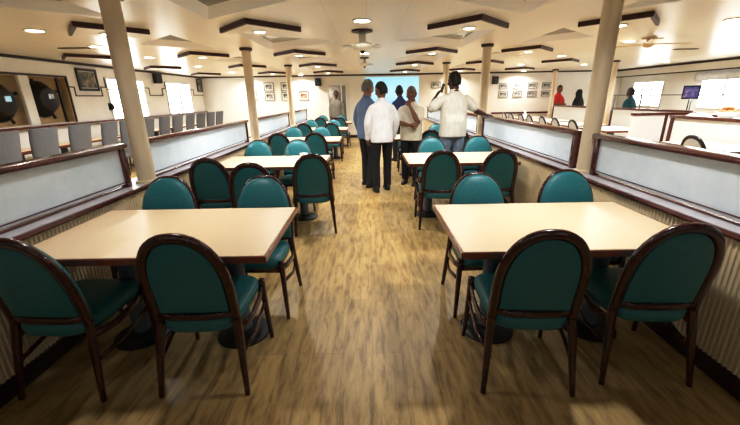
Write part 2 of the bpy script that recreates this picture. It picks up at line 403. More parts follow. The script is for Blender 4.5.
# ------------------------------------------------------------------ ceiling chevron panels and lights
def chevron(bm_x, y, hw=.46, dp=.54, dr=.085):
    pass
chev_spots = []
for x in (-5.2, -3.05, -1.26, 1.2, 2.98, 4.9):
    for k in range(4):
        if x == 4.9 and k in (0, 1): continue
        chev_spots.append((x, 4.2+2.55*k, k))
colword = {-5.2: 'over the left wall seats', -3.05: 'left of the left pillars', -1.26: 'over the left table row', 1.2: 'over the right table row', 2.98: 'right of the right pillars', 4.9: 'over the right seating area'}
kw = ['nearest', 'second', 'third', 'farthest']
src = None
for (x, y, k) in chev_spots:
    if src is None:
        t = thing('ceiling_chevron_panel', '', 'ceiling panel', (0, 0, 0))
        hw, dp, dr = .46, .52, .045
        bm = B()
        P = {n: bm.verts.new(v) for n, v in dict(a=(0, 0, -dr), l=(-hw, dp, -dr), r=(hw, dp, -dr), f=(0, 2*dp, -.004), A=(0, 0, 0), L=(-hw, dp, 0), R=(hw, dp, 0)).items()}
        bm.faces.new((P['a'], P['r'], P['l'])); bm.faces.new((P['l'], P['r'], P['f'])); bm.faces.new((P['A'], P['a'], P['l'], P['L'])); bm.faces.new((P['A'], P['R'], P['r'], P['a']))
        bm.faces.new((P['L'], P['l'], P['f'])); bm.faces.new((P['R'], P['f'], P['r']))
        obj('panel', bm, M['drop'], t)
        bm = B()
        for s in (-1, 1):
            a, b = Vector((0, 0, 0)), Vector((s*hw, dp, 0)); n = Vector((s*dp, -hw, 0)).normalized()*.03
            pts = [a+Vector((0, -.055, 0)), b+n, b, a]
            lo = [bm.verts.new((p.x, p.y, -dr-.008)) for p in pts]; hi = [bm.verts.new((p.x, p.y, 0)) for p in pts]
            bm.faces.new(lo); bm.faces.new(hi[::-1])
            for i in range(4): bm.faces.new((lo[i], lo[(i+1) % 4], hi[(i+1) % 4], hi[i]))
        obj('wooden_fascia', bm, M['fascia'], t).__setitem__('label', 'dark glossy wooden fascia')
        src = t; first = True
    else: first = False
    place(src, first, (x, y, CZ), 0, '%s chevron ceiling panel with dark wooden front edge %s' % (kw[k] if x != 4.9 else {2: 'nearer', 3: 'farther'}[k], colword[x]), 'chevron ceiling panels')
dl_src = None
def downlight(x, y, label, watt=14, z=CZ, tilt=None, r=.085, colr=(.97, .98, 1), spread=150):
    global dl_src
    if dl_src is None:
        t = thing('ceiling_downlight', '', 'light')
        bm = B(); lathe(bm, [(r, -.012), (r+.022, -.010), (r+.024, 0), (r, 0)], seg=28, caps=False); obj('bezel', bm, M['whitepaint'], t, True, 40)
        bm = B(); lathe(bm, [(.02, -.016), (r*.7, -.015), (r, -.009), (r, -.002)], seg=28); obj('lens', bm, M['lamp'], t)
        dl_src = t; o = place(t, True, (x, y, z), 0, label, 'round ceiling downlights')
    else: o = place(dl_src, False, (x, y, z), 0, label, 'round ceiling downlights')
    if z < CZ: o.scale = (.75, .75, 1)
    L = bpy.data.lights.new('downlight_lamp', 'AREA'); L.shape = 'DISK'; L.size = .15; L.energy = watt*1.5; L.color = colr; L.spread = radians(spread)
    lo = bpy.data.objects.new('downlight_lamp', L); col.objects.link(lo); lo.location = (0, 0, -.018); lo.parent = o
def cz(dy): return CZ-.08 + (0 if dy < .52 else (dy-.52)/.52*.076) - .002
for x in (-1.26, 1.2):
    w = 'left' if x < 0 else 'right'
    downlight(x, 2.1, 'ceiling downlight above the nearest dining table on the %s side' % w, 6)
    for k in range(4):
        downlight(x, 4.2+2.55*k+.46, '%s downlight set in a chevron panel over the %s table row' % (kw[k], w), 8, CZ-.046)
for x, w in ((-3.05, 'left'), (2.98, 'right')):
    for k in range(4): downlight(x, 4.2+2.55*k+.46, '%s downlight set in a chevron panel beyond the %s pillars' % (kw[k], w), 10, CZ-.046)
for k, y in enumerate((4.37, 7.45, 9.6)):
    downlight(-.05, y, '%s ceiling downlight over the aisle' % ['nearest', 'middle', 'farthest'][k], 7)
for k, (x, y) in enumerate(((-3.85, 4.62), (-4.1, 5.95), (-4.2, 7.5), (-4.2, 9.6), (-4.2, 11.9))):
    downlight(x, y, '%s ceiling downlight over the left window side' % ['nearest', 'second', 'third', 'fourth', 'fifth'][k], 11, colr=(.98, .99, 1))
for k, (x, y) in enumerate(((4.33, 4.68), (4.3, 6.42), (4.3, 8.6), (4.3, 10.8), (6.2, 6.0), (6.3, 8.8), (6.3, 11.2), (8.2, 7.4), (8.2, 10.6))):
    downlight(x, y, '%s ceiling downlight over the right seating area' % ['nearest', 'second', 'third', 'fourth', 'fifth', 'sixth', 'seventh', 'eighth', 'ninth'][k], 12, colr=(.98, .99, 1))
for k, (x, y) in enumerate(((-2.4, 13.75), (-4.3, 13.75), (3.2, 13.75), (5.6, 13.75))):
    downlight(x, y, ['wall-washing downlight above the framed pictures nearest the speaker', 'wall-washing downlight above the left far wall pictures', 'wall-washing downlight right of the projection screen', 'wall-washing downlight above the right far wall pictures'][k], 8, colr=(1, .92, .80))
# hanging fixtures along the aisle
def hanging(y, label, s=1.0):
    t = thing('hanging_projector', label, 'projector', (-.06, y, CZ))
    t.scale = (s, s, s)
    bm = B(); lathe(bm, [(.02, 0), (.14, 0), (.14, -.02), (.10, -.03), (.02, -.03)], seg=28); obj('mounting_plate', bm, M['trim'], t, True, 35)
    bm = B(); lathe(bm, [(.045, -.03), (.045, -.16)], seg=16); obj('stem', bm, M['drop'], t, True)
    bm = B(); lathe(bm, [(.05, -.16), (.13, -.165), (.15, -.20), (.12, -.235), (.04, -.25)], seg=28); obj('body', bm, M['drop'], t, True, 40)
    for s2 in (-1, 1):
        bm = B(); ball(bm, (s2*.20, 0, -.2), (.06, .05, .03)); obj('side_lug', bm, M['whitepaint'], t, True)
    bm = B(); ball(bm, (0, 0, -.26), (.03, .03, .03)); obj('lens', bm, M['black'], t, True)
hanging(5.0, 'nearer round ceiling mounted projector hanging over the aisle', .95)
hanging(8.3, 'farther round ceiling mounted projector hanging over the aisle', .7)
# ceiling fan on the right
t = thing('ceiling_fan', 'tan ceiling fan on the right ceiling near the second right pillar', 'fan', (4.35, 6.05, CZ), radians(3))
bm = B(); lathe(bm, [(.10, 0), (.10, -.02), (.03, -.03), (.03, -.07), (.07, -.075), (.085, -.10), (.06, -.13), (.03, -.145), (.01, -.15)], seg=24); obj('hub', bm, mat('fan_tan', (.62, .48, .32), .35), t, True, 35)
for k in range(3):
    a = k*2*pi/3; bm = B(); u = Vector((cos(a), sin(a), 0)); v = Vector((-sin(a), cos(a), 0))
    q = [u*.09-v*.03, u*.2-v*.06, u*.66-v*.065, u*.68, u*.66+v*.065, u*.2+v*.06, u*.09+v*.03]
    lo = [bm.verts.new((p.x, p.y, -.10)) for p in q]; hi = [bm.verts.new((p.x, p.y, -.088)) for p in q]
    bm.faces.new(lo); bm.faces.new(hi[::-1])
    for i in range(7): bm.faces.new((lo[i], lo[(i+1) % 7], hi[(i+1) % 7], hi[i]))
    obj('blade', bm, M['cream'], t)
# small smoke vents
for (x, y, lb) in ((-4.55, 6.1, 'small dark slot vent in the ceiling near the left wall'), (6.3, 7.7, 'small dark slot vent in the right ceiling')):
    bm = B(); box(bm, -.22, .22, -.05, .05, -.012, 0, .004)
    o = obj('ceiling_vent', bm, M['trim']); o.location = (x, y, CZ); tag(o, lb, 'vent')

# ------------------------------------------------------------------ tables
def make_table(w, d, top=M['laminate'], cols=2, colw=.68):
    t = thing('dining_table', '', 'table')
    bm = B(); box(bm, -w/2+.012, w/2-.012, -d/2+.012, d/2-.012, .722, .7515, .002); obj('tabletop', bm, top, t)
    bm = B(); q = [(-w/2, -d/2), (w/2, -d/2), (w/2, d/2), (-w/2, d/2)]; q2 = [(x*(w/2-.012)/(w/2), y*(d/2-.012)/(d/2)) for x, y in q]
    prof = [(0, .712), (1, .712)]
    z0, z1 = .713, .750
    o0 = [bm.verts.new((x, y, z0)) for x, y in q]; o1 = [bm.verts.new((x, y, z1)) for x, y in q]; i0 = [bm.verts.new((x, y, z0)) for x, y in q2]; i1 = [bm.verts.new((x, y, z1)) for x, y in q2]
    for i in range(4):
        j = (i+1) % 4
        bm.faces.new((o0[i], o0[j], o1[j], o1[i])); bm.faces.new((i0[i], i1[i], i1[j], i0[j])); bm.faces.new((o1[i], o1[j], i1[j], i1[i])); bm.faces.new((o0[i], i0[i], i0[j], o0[j]))
    bmesh.ops.bevel(bm, geom=bm.edges[:], offset=.004, segments=2, affect='EDGES')
    obj('edge_band', bm, M['edge'], t, True, 50)['label'] = 'dark red wooden edge'
    for s in ((-1, 1) if cols == 2 else (0,)):
        x = s*colw/2
        bm = B(); lathe(bm, [(.055, .03), (.055, .70)], (x, 0, 0), 24); c = obj('column', bm, M['column'], t, True, 40)
        bm = B(); box(bm, x-.12, x+.12, -.22, .22, .70, .713, .003); obj('mounting_plate', bm, M['black'], c)
        bm = B(); lathe(bm, [(.17, 0), (.17, .010), (.14, .02), (.06, .03), (.056, .05)], (x, 0, 0), 32); obj('foot', bm, M['black'], t, True, 40)
    return t
LX, RX = -1.20, 1.11
TY = [2.06, 4.50, 6.93, 9.33, 11.75]
rowword = ['nearest', 'second', 'third', 'fourth', 'farthest']
tabL = make_table(1.35, .85)
for k, y in enumerate(TY):
    place(tabL, k == 0, (LX, y, 0), 0, '%s beige topped dining table in the row left of the aisle' % rowword[k], 'dining tables left of the aisle')
tabR = make_table(1.31, .85)
for k, y in enumerate([2.06, 4.55, 7.1]):
    place(tabR, k == 0, (RX, y, 0), 0, '%s beige topped dining table in the row right of the aisle' % ['nearest', 'second', 'third'][k], 'dining tables right of the aisle')

# ------------------------------------------------------------------ round-backed chairs
def make_chair(name, wood, pad):
    t = thing(name, '', 'chair')
    def yb(z):        # rear frame line
        return -.245 + .075*min(1, z/.42) if z < .42 else -.17 - .115*((z-.42)/.52)**1.3
    # arch
    HW = .198; Z0 = .60; TOP = .915
    path = []; W = []
    for k in range(7):
        z = .42+(Z0-.42)*k/6; path.append((-HW, yb(z), z))
    for k in range(1, 24):
        a = pi*k/24; c = cos(a); x = -HW*math.copysign(abs(c)**.86, c); z = Z0+(TOP-Z0)*abs(sin(a))**.86
        path.append((x, yb(z), z))
    for k in range(7):
        z = Z0-(Z0-.42)*k/6; path.append((HW, yb(z), z))
    bm = B(); sweep(bm, path, .046, .034, (0, 1, 0), 10, .7); obj('back_frame', bm, wood, t, True)
    for s in (-1, 1):
        zs = [0, .1, .2, .3, .42, .45]
        p = [(s*(HW+.030*(1-z/.45)), yb(z), z) for z in zs]
        bm = B(); sweep(bm, p, [.027, .031, .036, .041, .046, .046], [.024, .028, .032, .035, .034, .034], (0, 1, 0), 10, .7); obj('leg', bm, wood, t, True)
        fx = .226
        p = [(s*(fx+.018), .235, 0), (s*(fx+.008), .222, .2), (s*fx, .212, .385), (s*fx, .21, .44)]
        bm = B(); sweep(bm, p, [.024, .031, .038, .036], [.024, .031, .04, .036], (0, 1, 0), 10, .7); obj('leg', bm, wood, t, True)
        p = [(s*(HW+.002), yb(.36), .355), (s*(fx+.008), -.05, .352), (s*(fx+.008), .1, .365), (s*fx, .212, .392)]
        bm = B(); sweep(bm, p, .022, [.045, .04, .042, .05], (0, 0, 1), 10, .7); obj('seat_rail', bm, wood, t, True)
        p = [(s*(HW+.006), yb(.22), .215), (s*(fx+.008), -.03, .235), (s*(fx+.006), .218, .29)]
        bm = B(); sweep(bm, p, .018, .026, (0, 0, 1), 10, .75); obj('stretcher', bm, wood, t, True)
    bm = B(); p = [(-HW+.01, yb(.46)-.004, .462), (-.11, yb(.46)-.016, .452), (0, yb(.46)-.02, .45), (.11, yb(.46)-.016, .452), (HW-.01, yb(.46)-.004, .462)]
    sweep(bm, p, .026, .038, (0, 0, 1), 10, .7); obj('cross_bar', bm, wood, t, True)
    bm = B(); sweep(bm, [(-.22, .212, .375), (.22, .212, .375)], .02, .045, (0, 0, 1), 10, .7); obj('front_rail', bm, wood, t, True)
    # back pad: dished outline, front face proud of the frame
    def outline(hw, top, z0, zb, n=18):
        pts = [(-hw, zb), (-hw, (zb+z0)/2)]
        for k in range(n+1):
            a = pi*k/n; c = cos(a); pts.append((-hw*math.copysign(abs(c)**.86, c), z0+(top-z0)*abs(sin(a))**.86))
        pts += [(hw, (zb+z0)/2), (hw, zb)]
        return pts
    bm = B(); rings = []
    for (hw, top, zb, dy) in ((.11, .78, .55, .056), (.165, .86, .505, .052), (.198, .905, .482, .040), (.209, .924, .472, .026), (.208, .923, .472, .018), (.172, .888, .472, .014), (.172, .888, .472, -.012), (.155, .865, .49, -.018), (.10, .79, .55, -.020)):
        rings.append([bm.verts.new((x, yb(z)+dy, z)) for x, z in outline(hw, top, Z0, zb)])
    n = len(rings[0])
    for a, b in zip(rings, rings[1:]):
        for i in range(n): bm.faces.new((a[i], a[(i+1) % n], b[(i+1) % n], b[i]))
    bm.faces.new(rings[0][::-1]); bm.faces.new(rings[-1])
    obj('backrest', bm, pad, t, True, 60)
    # seat cushion
    bm = B(); rings = []
    def seat_outline(k):
        pts = []
        for i in range(40):
            a = 2*pi*i/40; ca, sa = cos(a), sin(a)
            hw = .212+.032*sa
            pts.append((k*hw*math.copysign(abs(ca)**.45, ca), .018+k*.228*math.copysign(abs(sa)**.45, sa)))
        return pts
    for k, z in ((.90, .375), (.97, .378), (1.0, .395), (1.01, .415), (1.0, .432), (.95, .447), (.80, .456), (.5, .459), (.2, .459)):
        rings.append([bm.verts.new((x, y, z+.012*(y/.23))) for x, y in seat_outline(k)])
    for a, b in zip(rings, rings[1:]):
        for i in range(40): bm.faces.new((a[i], a[(i+1) % 40], b[(i+1) % 40], b[i]))
    bm.faces.new(rings[0][::-1]); bm.faces.new(rings[-1])
    obj('seat', bm, pad, t, True)
    return t
chair = make_chair('dining_chair', M['wood'], M['teal'])
first = [True]
def put(x, y, deg, label, group):
    o = place(chair, first[0], (x, y, 0), radians(deg), label, group); first[0] = False
near, far = 0, 180
G1, G2 = 'teal chairs left of the aisle', 'teal chairs right of the aisle'
put(-.90, 1.765, 1, 'teal chair seen from behind, aisle end of the nearest left table', G1)
put(-1.63, 1.75, -3, 'teal chair seen from behind, partition end of the nearest left table', G1)
put(-.83, 2.45, 178, 'teal chair facing the camera, far side of the nearest left table, aisle end', G1)
put(-1.58, 2.50, 181, 'teal chair facing the camera, far side of the nearest left table, partition end', G1)
put(-1.69, 3.93, 3, 'teal chair seen from behind, partition end of the second left table', G1)
put(-1.17, 3.60, 8, 'teal chair pulled back before the second left table, half hidden by a nearer chair', G1)
put(-.66, 4.08, 9, 'teal chair seen from behind, aisle end of the second left table', G1)
put(-1.60, 4.98, 179, 'teal chair facing the camera, far side of the second left table, partition end', G1)
put(-1.02, 4.98, 182, 'teal chair facing the camera, far side of the second left table, aisle end', G1)
for k, y in ((2, TY[2]), (3, TY[3]), (4, TY[4])):
    for sx, e in ((-1.55, 'partition'), (-.93, 'aisle')):
        put(sx+random.uniform(-.02, .02)+(.0 if k == 2 else .03*(k-2)), y-.36, random.uniform(-5, 5), 'teal chair on the near side of the %s left table, %s end' % (rowword[k], e), G1)
        put(sx+random.uniform(-.02, .02)+(-.03 if k == 2 else 0), y+.43, 180+random.uniform(-5, 5), 'teal chair on the far side of the %s left table, %s end' % (rowword[k], e), G1)
put(.825, 1.735, -4, 'teal chair seen from behind, aisle end of the nearest right table', G2)
put(1.475, 1.785, -3, 'teal chair seen from behind, partition end of the nearest right table', G2)
put(.83, 2.43, 181, 'teal chair facing the camera, far side of the nearest right table, aisle end', G2)
put(1.53, 2.48, 178, 'teal chair facing the camera, far side of the nearest right table, partition end', G2)
put(.82, 4.18, -3, 'teal chair seen from behind, aisle end of the second right table', G2)
put(1.45, 4.20, 3, 'teal chair seen from behind, partition end of the second right table', G2)
put(.92, 5.02, 182, 'teal chair facing the camera, far side of the second right table, aisle end', G2)
put(1.58, 5.03, 178, 'teal chair facing the camera, far side of the second right table, partition end', G2)
put(1.07, 6.68, 5, 'teal chair on the near side of the third right table, left of the white polo', G2)
put(1.60, 6.68, -3, 'teal chair on the near side of the third right table, behind the white polo man', G2)
put(.85, 7.55, 180, 'teal chair on the far side of the third right table, aisle end', G2)
put(1.45, 7.55, 180, 'teal chair on the far side of the third right table, partition end', G2)
# grey chairs of the right seating area, facing its tables
g = make_chair('side_chair', M['blackframe'], M['greyvinyl'])
ys = [4.9, 7.72, 8.35, 9.15, 9.85, 10.65, 11.25, 12.05, 12.65]
wd = ['nearest', 'second', 'third', 'fourth', 'fifth', 'sixth', 'seventh', 'eighth', 'farthest']
for k, y in enumerate(ys):
    place(g, k == 0, ((4.66 if k == 0 else 4.90), y, 0), radians(-90), '%s grey round-backed chair with black frame beyond the right partition' % wd[k], 'grey chairs in the right seating area')
tw = make_table(1.15, 1.0, M['whitetop'], 1)
for k, (x, y, rz, sx) in enumerate(((5.0, 5.15, 90, .78), (5.37, 8.05, 90, 1), (5.37, 9.5, 90, 1), (5.37, 10.95, 90, 1), (5.37, 12.35, 90, 1))):
    o = place(tw, k == 0, (x, y, 0), radians(rz), '%s white topped table in the right seating area beyond the partition' % rowword[k], 'white tables in the right seating area'); o.scale = (1, sx, 1)

# ------------------------------------------------------------------ grey square-backed chairs by the left wall
def make_lounge():
    t = thing('upholstered_chair', '', 'chair')
    bm = B(); box(bm, -.23, .23, -.20, .26, .36, .47, .035, 3); obj('seat', bm, M['greyfab'], t, True)
    bm = B(); rings = []
    for z, hw, y in ((.40, .19, -.18), (.55, .20, -.19), (.75, .215, -.22), (.95, .225, -.255), (1.10, .225, -.285), (1.125, .21, -.29)):
        ring = []
        for i in range(20):
            a = 2*pi*i/20; ca, sa = cos(a), sin(a); xx = hw*math.copysign(abs(ca)**.35, ca)
            ring.append(bm.verts.new((xx, y+.035*math.copysign(abs(sa)**.5, sa)+.05*(xx/.22)**2, z)))
        rings.append(ring)
    for a, b in zip(rings, rings[1:]):
        for i in range(20): bm.faces.new((a[i], a[(i+1) % 20], b[(i+1) % 20], b[i]))
    bm.faces.new(rings[0][::-1]); bm.faces.new(rings[-1]); obj('backrest', bm, M['greyfab'], t, True, 60)
    for sx in (-1, 1):
        for sy in (-.17, .22):
            bm = B(); sweep(bm, [(sx*.19, sy, .37), (sx*.21, sy*1.12, 0)], [.035, .025], [.035, .025]); obj('leg', bm, M['black'], t)
    return t
lc = make_lounge()
ly = [5.02, 5.68, 6.40, 7.12, 7.72, 8.4, 9.1, 9.75, 10.45, 11.15, 11.85, 12.55]
ow = ['first', 'second', 'third', 'fourth', 'fifth', 'sixth', 'seventh', 'eighth', 'ninth', 'tenth', 'eleventh', 'twelfth']
for k, y in enumerate(ly):
    place(lc, k == 0, (-5.24, y, 0), radians(90+random.uniform(-6, 6)), '%s grey square-backed chair from the camera in the row facing the left wall' % ow[k], 'grey square-backed chairs by the left wall')
wt = make_table(1.9, .42, M['laminate'], 2, 1.1)
for k, y in enumerate((5.4, 7.4, 9.4, 11.4)):
    place(wt, k == 0, (-5.77, y, 0), radians(90), '%s narrow beige table between the grey chairs and the left wall' % rowword[k if k < 3 else 4], 'narrow tables along the left wall')

# ------------------------------------------------------------------ right seating area: second divider and counter
for k, (y0, y1, lb) in enumerate(((7.45, 9.85, 'white low partition with dark top rail right of the far right pillar'), (10.35, 13.0, 'white low partition with dark top rail below the person in red'))):
    p = thing('low_partition', lb, 'partition', (6.5, (y0+y1)/2, 0)); h = (y1-y0)/2
    bm = B(); box(bm, -.03, .03, -h+.05, h-.05, .05, 1.08); obj('panel', bm, M['whitepaint'], p)
    bm = B(); box(bm, -.05, .05, -h, h, 1.08, 1.13, .012); obj('top_rail', bm, M['rail'], p, True, 40)
    for s in (-1, 1):
        bm = B(); box(bm, -.04, .04, s*h-.03, s*h+.03, 0, 1.06, .006); obj('post', bm, M['rail'], p)
c = thing('serving_counter', 'white serving counter with dark red rails and posts at the right edge', 'counter', (0, 0, 0))
X0, X1, Y0, Y1 = 5.47, 6.40, 3.4, 6.6
bm = B(); box(bm, X0, X1, Y0, Y1, .05, 1.05); obj('body', bm, M['whitepaint'], c)
bm = B(); box(bm, X0-.05, X0+.04, Y0-.05, Y1+.04, 1.05, 1.10, .012); box(bm, X0+.04, X1+.03, Y1-.05, Y1+.04, 1.05, 1.10, .012); obj('top_rail', bm, M['rail'], c, True, 40)
bm = B(); box(bm, X0-.03, X0+.03, Y1-.03, Y1+.03, .02, 1.05, .006); obj('post', bm, M['rail'], c)
p = thing('low_partition', 'white low partition across the aisle end of the serving counter, dark top rail', 'partition', (5.83, 7.3, 0)); h = .62
bm = B(); box(bm, -h+.02, h-.05, -.03, .03, .05, 1.06); obj('panel', bm, M['whitepaint'], p)
bm = B(); box(bm, -h, h, -.05, .05, 1.06, 1.11, .012); obj('top_rail', bm, M['rail'], p, True, 40)
bm = B(); box(bm, .02, .08, -.04, .04, 0, 1.06, .006); obj('post', bm, M['rail'], p)
# bread basket, napkin dish
t = thing('bread_bowl', 'white bowl heaped with brown bread rolls on the serving counter', 'bowl', (6.08, 6.25, 1.052))
bm = B(); lathe(bm, [(.06, 0), (.10, .02), (.15, .08), (.17, .11), (.155, .11), (.13, .075), (.05, .03)], seg=28); obj('bowl', bm, M['whitepaint'], t, True, 40)
for k in range(9):
    a = k*2*pi/6; r = .085 if k < 6 else .035; bm = B(); ball(bm, (6.08+r*cos(a), 6.25+r*sin(a), 1.052+(.105 if k < 6 else .165)), (.055, .045, .038), 14, 8)
    tag(obj('bread_roll', bm, M['bread'], None, True), 'brown bread roll heaped in the white bowl on the serving counter', 'bread', 'bread rolls in the white bowl')
bm = B(); lathe(bm, [(.05, 0), (.26, .0), (.27, .02), (.24, .05), (.16, .085), (.03, .095)], (0, 0, 0), 28)
o = obj('domed_dish', bm, M['napkin'], None, True, 40); o.location = (5.70, 6.36, 1.052); o.scale = (.7, .7, 1); tag(o, 'low white domed dish on the far end of the serving counter', 'dish')
# railing and picture stand by the right windows
t = thing('guard_rail', 'thin dark horizontal rail on posts in front of the right windows', 'rail', (8.7, 0, 0))
bm = B(); tube(bm, [(0, 6.0, 1.41), (0, 13.9, 1.41)], .014, ref=(1, 0, 0)); obj('rail', bm, M['steel'], t, True)
for y in (13.2, 11.9, 10.05, 8.2, 6.4):
    bm = B(); tube(bm, [(0, y, 0), (0, y, 1.41)], .016, ref=(1, 0, 0)); obj('post', bm, M['steel'], t, True)
t = thing('picture_stand', 'framed blue picture on a thin pole stand before the right windows', 'picture stand', (8.35, 9.72, 0), radians(-35))
bm = B(); tube(bm, [(0, 0, 0), (0, .0, 1.3)], .014, ref=(1, 0, 0)); lathe(bm, [(.16, 0), (.16, .015), (.03, .03)], seg=24); obj('stand', bm, M['blackframe'], t, True, 40)
bm = B(); box(bm, -.17, .17, -.035, -.015, 1.31, 1.64); f = obj('picture_frame', bm, M['blackframe'], t)
bm = B(); box(bm, -.145, .145, -.042, -.034, 1.345, 1.605); obj('picture', bm, M['pic5'], f)

# ------------------------------------------------------------------ framed pictures, speakers
def picture(cx, cy, cz_, w, h, wall, label, m, fr=.035, mount=.05, group=None, fm=None):
    rz = {'far': 0, 'left': radians(90)}[wall]
    t = thing('framed_picture', label, 'picture', (cx, cy, cz_), rz, group)
    bm = B()
    for (a, b, c2, d2) in ((-w/2, w/2, h/2-fr, h/2), (-w/2, w/2, -h/2, -h/2+fr), (-w/2, -w/2+fr, -h/2+fr, h/2-fr), (w/2-fr, w/2, -h/2+fr, h/2-fr)): box(bm, a, b, -.03, 0, c2, d2, .003)
    obj('frame', bm, fm or M['blackframe'], t)
    bm = B(); box(bm, -w/2+fr, w/2-fr, -.014, -.004, -h/2+fr, h/2-fr); obj('mount', bm, M['mat'], t)
    q = fr+mount
    bm = B(); box(bm, -w/2+q, w/2-q, -.018, -.010, -h/2+q, h/2-q); obj('print', bm, m, t)
picture(XL+.001, 8.46, 1.96, .60, .46, 'left', 'dark framed picture on the left wall beside the porthole niche', M['pic1'], .05, .015)
picture(XL+.001, 13.98, 2.0, .40, .44, 'left', 'dark framed picture on the left wall near the far corner', M['pic2'], .05, .02)
gF = mat('pewter_frame', (.16, .15, .14), .4)
for (x, nm) in ((-4.35, 'first'), (-3.70, 'second'), (-3.06, 'third'), (-2.41, 'fourth')):
    for z, r in ((1.915, 'upper'), (1.575, 'lower')):
        picture(x, YF-.001, z, .37, .30, 'far', '%s picture of the %s row on the far wall left, counted from the corner' % (nm, r), (M['pic3'] if r == 'upper' else M['pic4']) if nm == 'fourth' else M['pic2'], .022, .045, 'framed pictures on the far wall left', gF)
for k, x in enumerate((5.10, 5.63, 6.17, 6.70)):
    for z, r in ((1.80, 'upper'), (1.51, 'lower')):
        picture(x, YF-.001, z, .34, .21, 'far', '%s picture of the %s row on the far wall right, counted from the speaker' % (['first', 'second', 'third', 'fourth'][k], r), M['pic2'], .018, .03, 'framed pictures on the far wall right', gF)
for k, (x, lb) in enumerate(((2.55, 'left of the thin pillar'), (2.98, 'just right of the thin pillar'))):
    picture(x, YF-.001, 1.88, .34, .22, 'far', 'small dark far wall picture %s behind the white polo person' % lb, M['pic2'], .02, .03, None, gF)
def speaker(x, y, z, rz, label):
    t = thing('wall_speaker', label, 'speaker', (x, y, z), rz); t.scale = (.78, .78, .78)
    bm = B(); prism(bm, [(-.13, 0), (.13, 0), (.10, .17), (-.10, .17)], -.19, .16, 'z', bev=.012)
    for v in bm.verts: v.co = Vector((v.co.x, -.10-v.co.y, v.co.z))
    obj('cabinet', bm, M['black'], t)
    bm = B(); box(bm, -.115, .115, -.285, -.268, -.17, .14, .006); obj('grille', bm, M['blackframe'], t)
    bm = B(); tube(bm, [(0, 0, 0), (0, -.11, 0)], .025, ref=(0, 0, 1)); box(bm, -.05, .05, -.012, 0, -.07, .07); obj('bracket', bm, M['black'], t)
speaker(-1.80, YF, 2.06, radians(-15), 'black wall speaker on the far wall left of the mirrored door')
speaker(4.68, YF, 2.02, radians(15), 'black wall speaker on the far wall right of the second right pillar')
speaker(XL, 11.15, 2.12, radians(60), 'black speaker on the left wall between the two windows')
bm = B(); ball(bm, (XL+.05, 9.0, 1.38), (.05, .05, .08)); box(bm, XL, XL+.02, 8.95, 9.05, 1.3, 1.46)
tag(obj('wall_lamp', bm, M['black'], None, True, 40), 'small dark fitting on the left wall beside the nearer window', 'wall fitting')

# ------------------------------------------------------------------ things on tables
def tumbler(x, y, label):
    bm = B(); lathe(bm, [(.028, 0), (.036, .125), (.033, .125), (.026, .008), (.005, .008)], seg=20)
    o = obj('drinking_glass', bm, M['glass'], None, True, 40); o.location = (x, y, .7515); tag(o, label, 'glass')
tumbler(-1.10, 4.86, 'clear drinking glass on the second left table')
bm = B(); lathe(bm, [(.035, 0), (.05, .01), (.055, .045), (.048, .045), (.03, .012)], seg=20)
o = obj('saucer_bowl', bm, M['napkin'], None, True, 40); o.location = (-.87, 4.80, .7515); tag(o, 'small white bowl on the second left table', 'bowl')
bm = B(); lathe(bm, [(.03, 0), (.037, .1), (.034, .1), (.027, .008)], seg=16)
o = obj('drinking_glass', bm, M['glass'], None, True, 40); o.location = (-.95, 11.8, .7515); tag(o, 'clear drinking glass on the farthest left table', 'glass')
for k, (x, y) in enumerate(((5.15, 12.2), (5.3, 12.5))):
    bm = B(); lathe(bm, [(.07, 0), (.045, .1), (.012, .22), (.002, .25)], seg=10)
    o = obj('folded_napkin', bm, M['napkin'], None, True, 40); o.location = (x, y, .7515); tag(o, '%s cone-folded white napkin on the farthest white table' % ['left', 'right'][k], 'napkin', 'folded napkins')

# ------------------------------------------------------------------ people
def remesh(name, bm, voxel, m, parent, smooth=2, paint=None, factor=.5):
    bmesh.ops.recalc_face_normals(bm, faces=bm.faces[:])
    me = bpy.data.meshes.new('tmp'); bm.to_mesh(me); bm.free()
    o = bpy.data.objects.new('tmp', me); col.objects.link(o)
    md = o.modifiers.new('r', 'REMESH'); md.mode = 'VOXEL'; md.voxel_size = voxel; md.use_smooth_shade = True
    if smooth: sm = o.modifiers.new('s', 'SMOOTH'); sm.iterations = smooth; sm.factor = factor
    dg = bpy.context.evaluated_depsgraph_get()
    n = bpy.data.meshes.new_from_object(o.evaluated_get(dg)); n.name = name
    bpy.data.objects.remove(o); bpy.data.meshes.remove(me)
    n.materials.clear()
    for x in (m if isinstance(m, list) else [m]): n.materials.append(x)
    for p in n.polygons:
        p.use_smooth = True; p.material_index = 0
        if paint: p.material_index = paint(p.center)
    ob = bpy.data.objects.new(name, n); col.objects.link(ob); ob.parent = parent
    return ob
def limb(bm, pts, rs, ref=(.02, 1, .03), flat=1.0, n=14):
    """tapered round limb with rounded ends"""
    P = [Vector(p) for p in pts]; d0 = (P[0]-P[1]).normalized(); d1 = (P[-1]-P[-2]).normalized()
    Q = [P[0]+d0*rs[0]*.8]+P+[P[-1]+d1*rs[-1]*.8]; R = [rs[0]*.45]+list(rs)+[rs[-1]*.45]
    S = []; T = []
    for i in range(len(Q)-1):
        for k in range(4):
            S.append(Q[i].lerp(Q[i+1], k/4)); T.append(R[i]+(R[i+1]-R[i])*k/4)
    S.append(Q[-1]); T.append(R[-1])
    # soften the bends
    for _ in range(2):
        S = [S[0]]+[(S[i-1]+S[i]*2+S[i+1])/4 for i in range(1, len(S)-1)]+[S[-1]]
    return sweep(bm, S, [2*t for t in T], [2*t*flat for t in T], ref, n, 1)
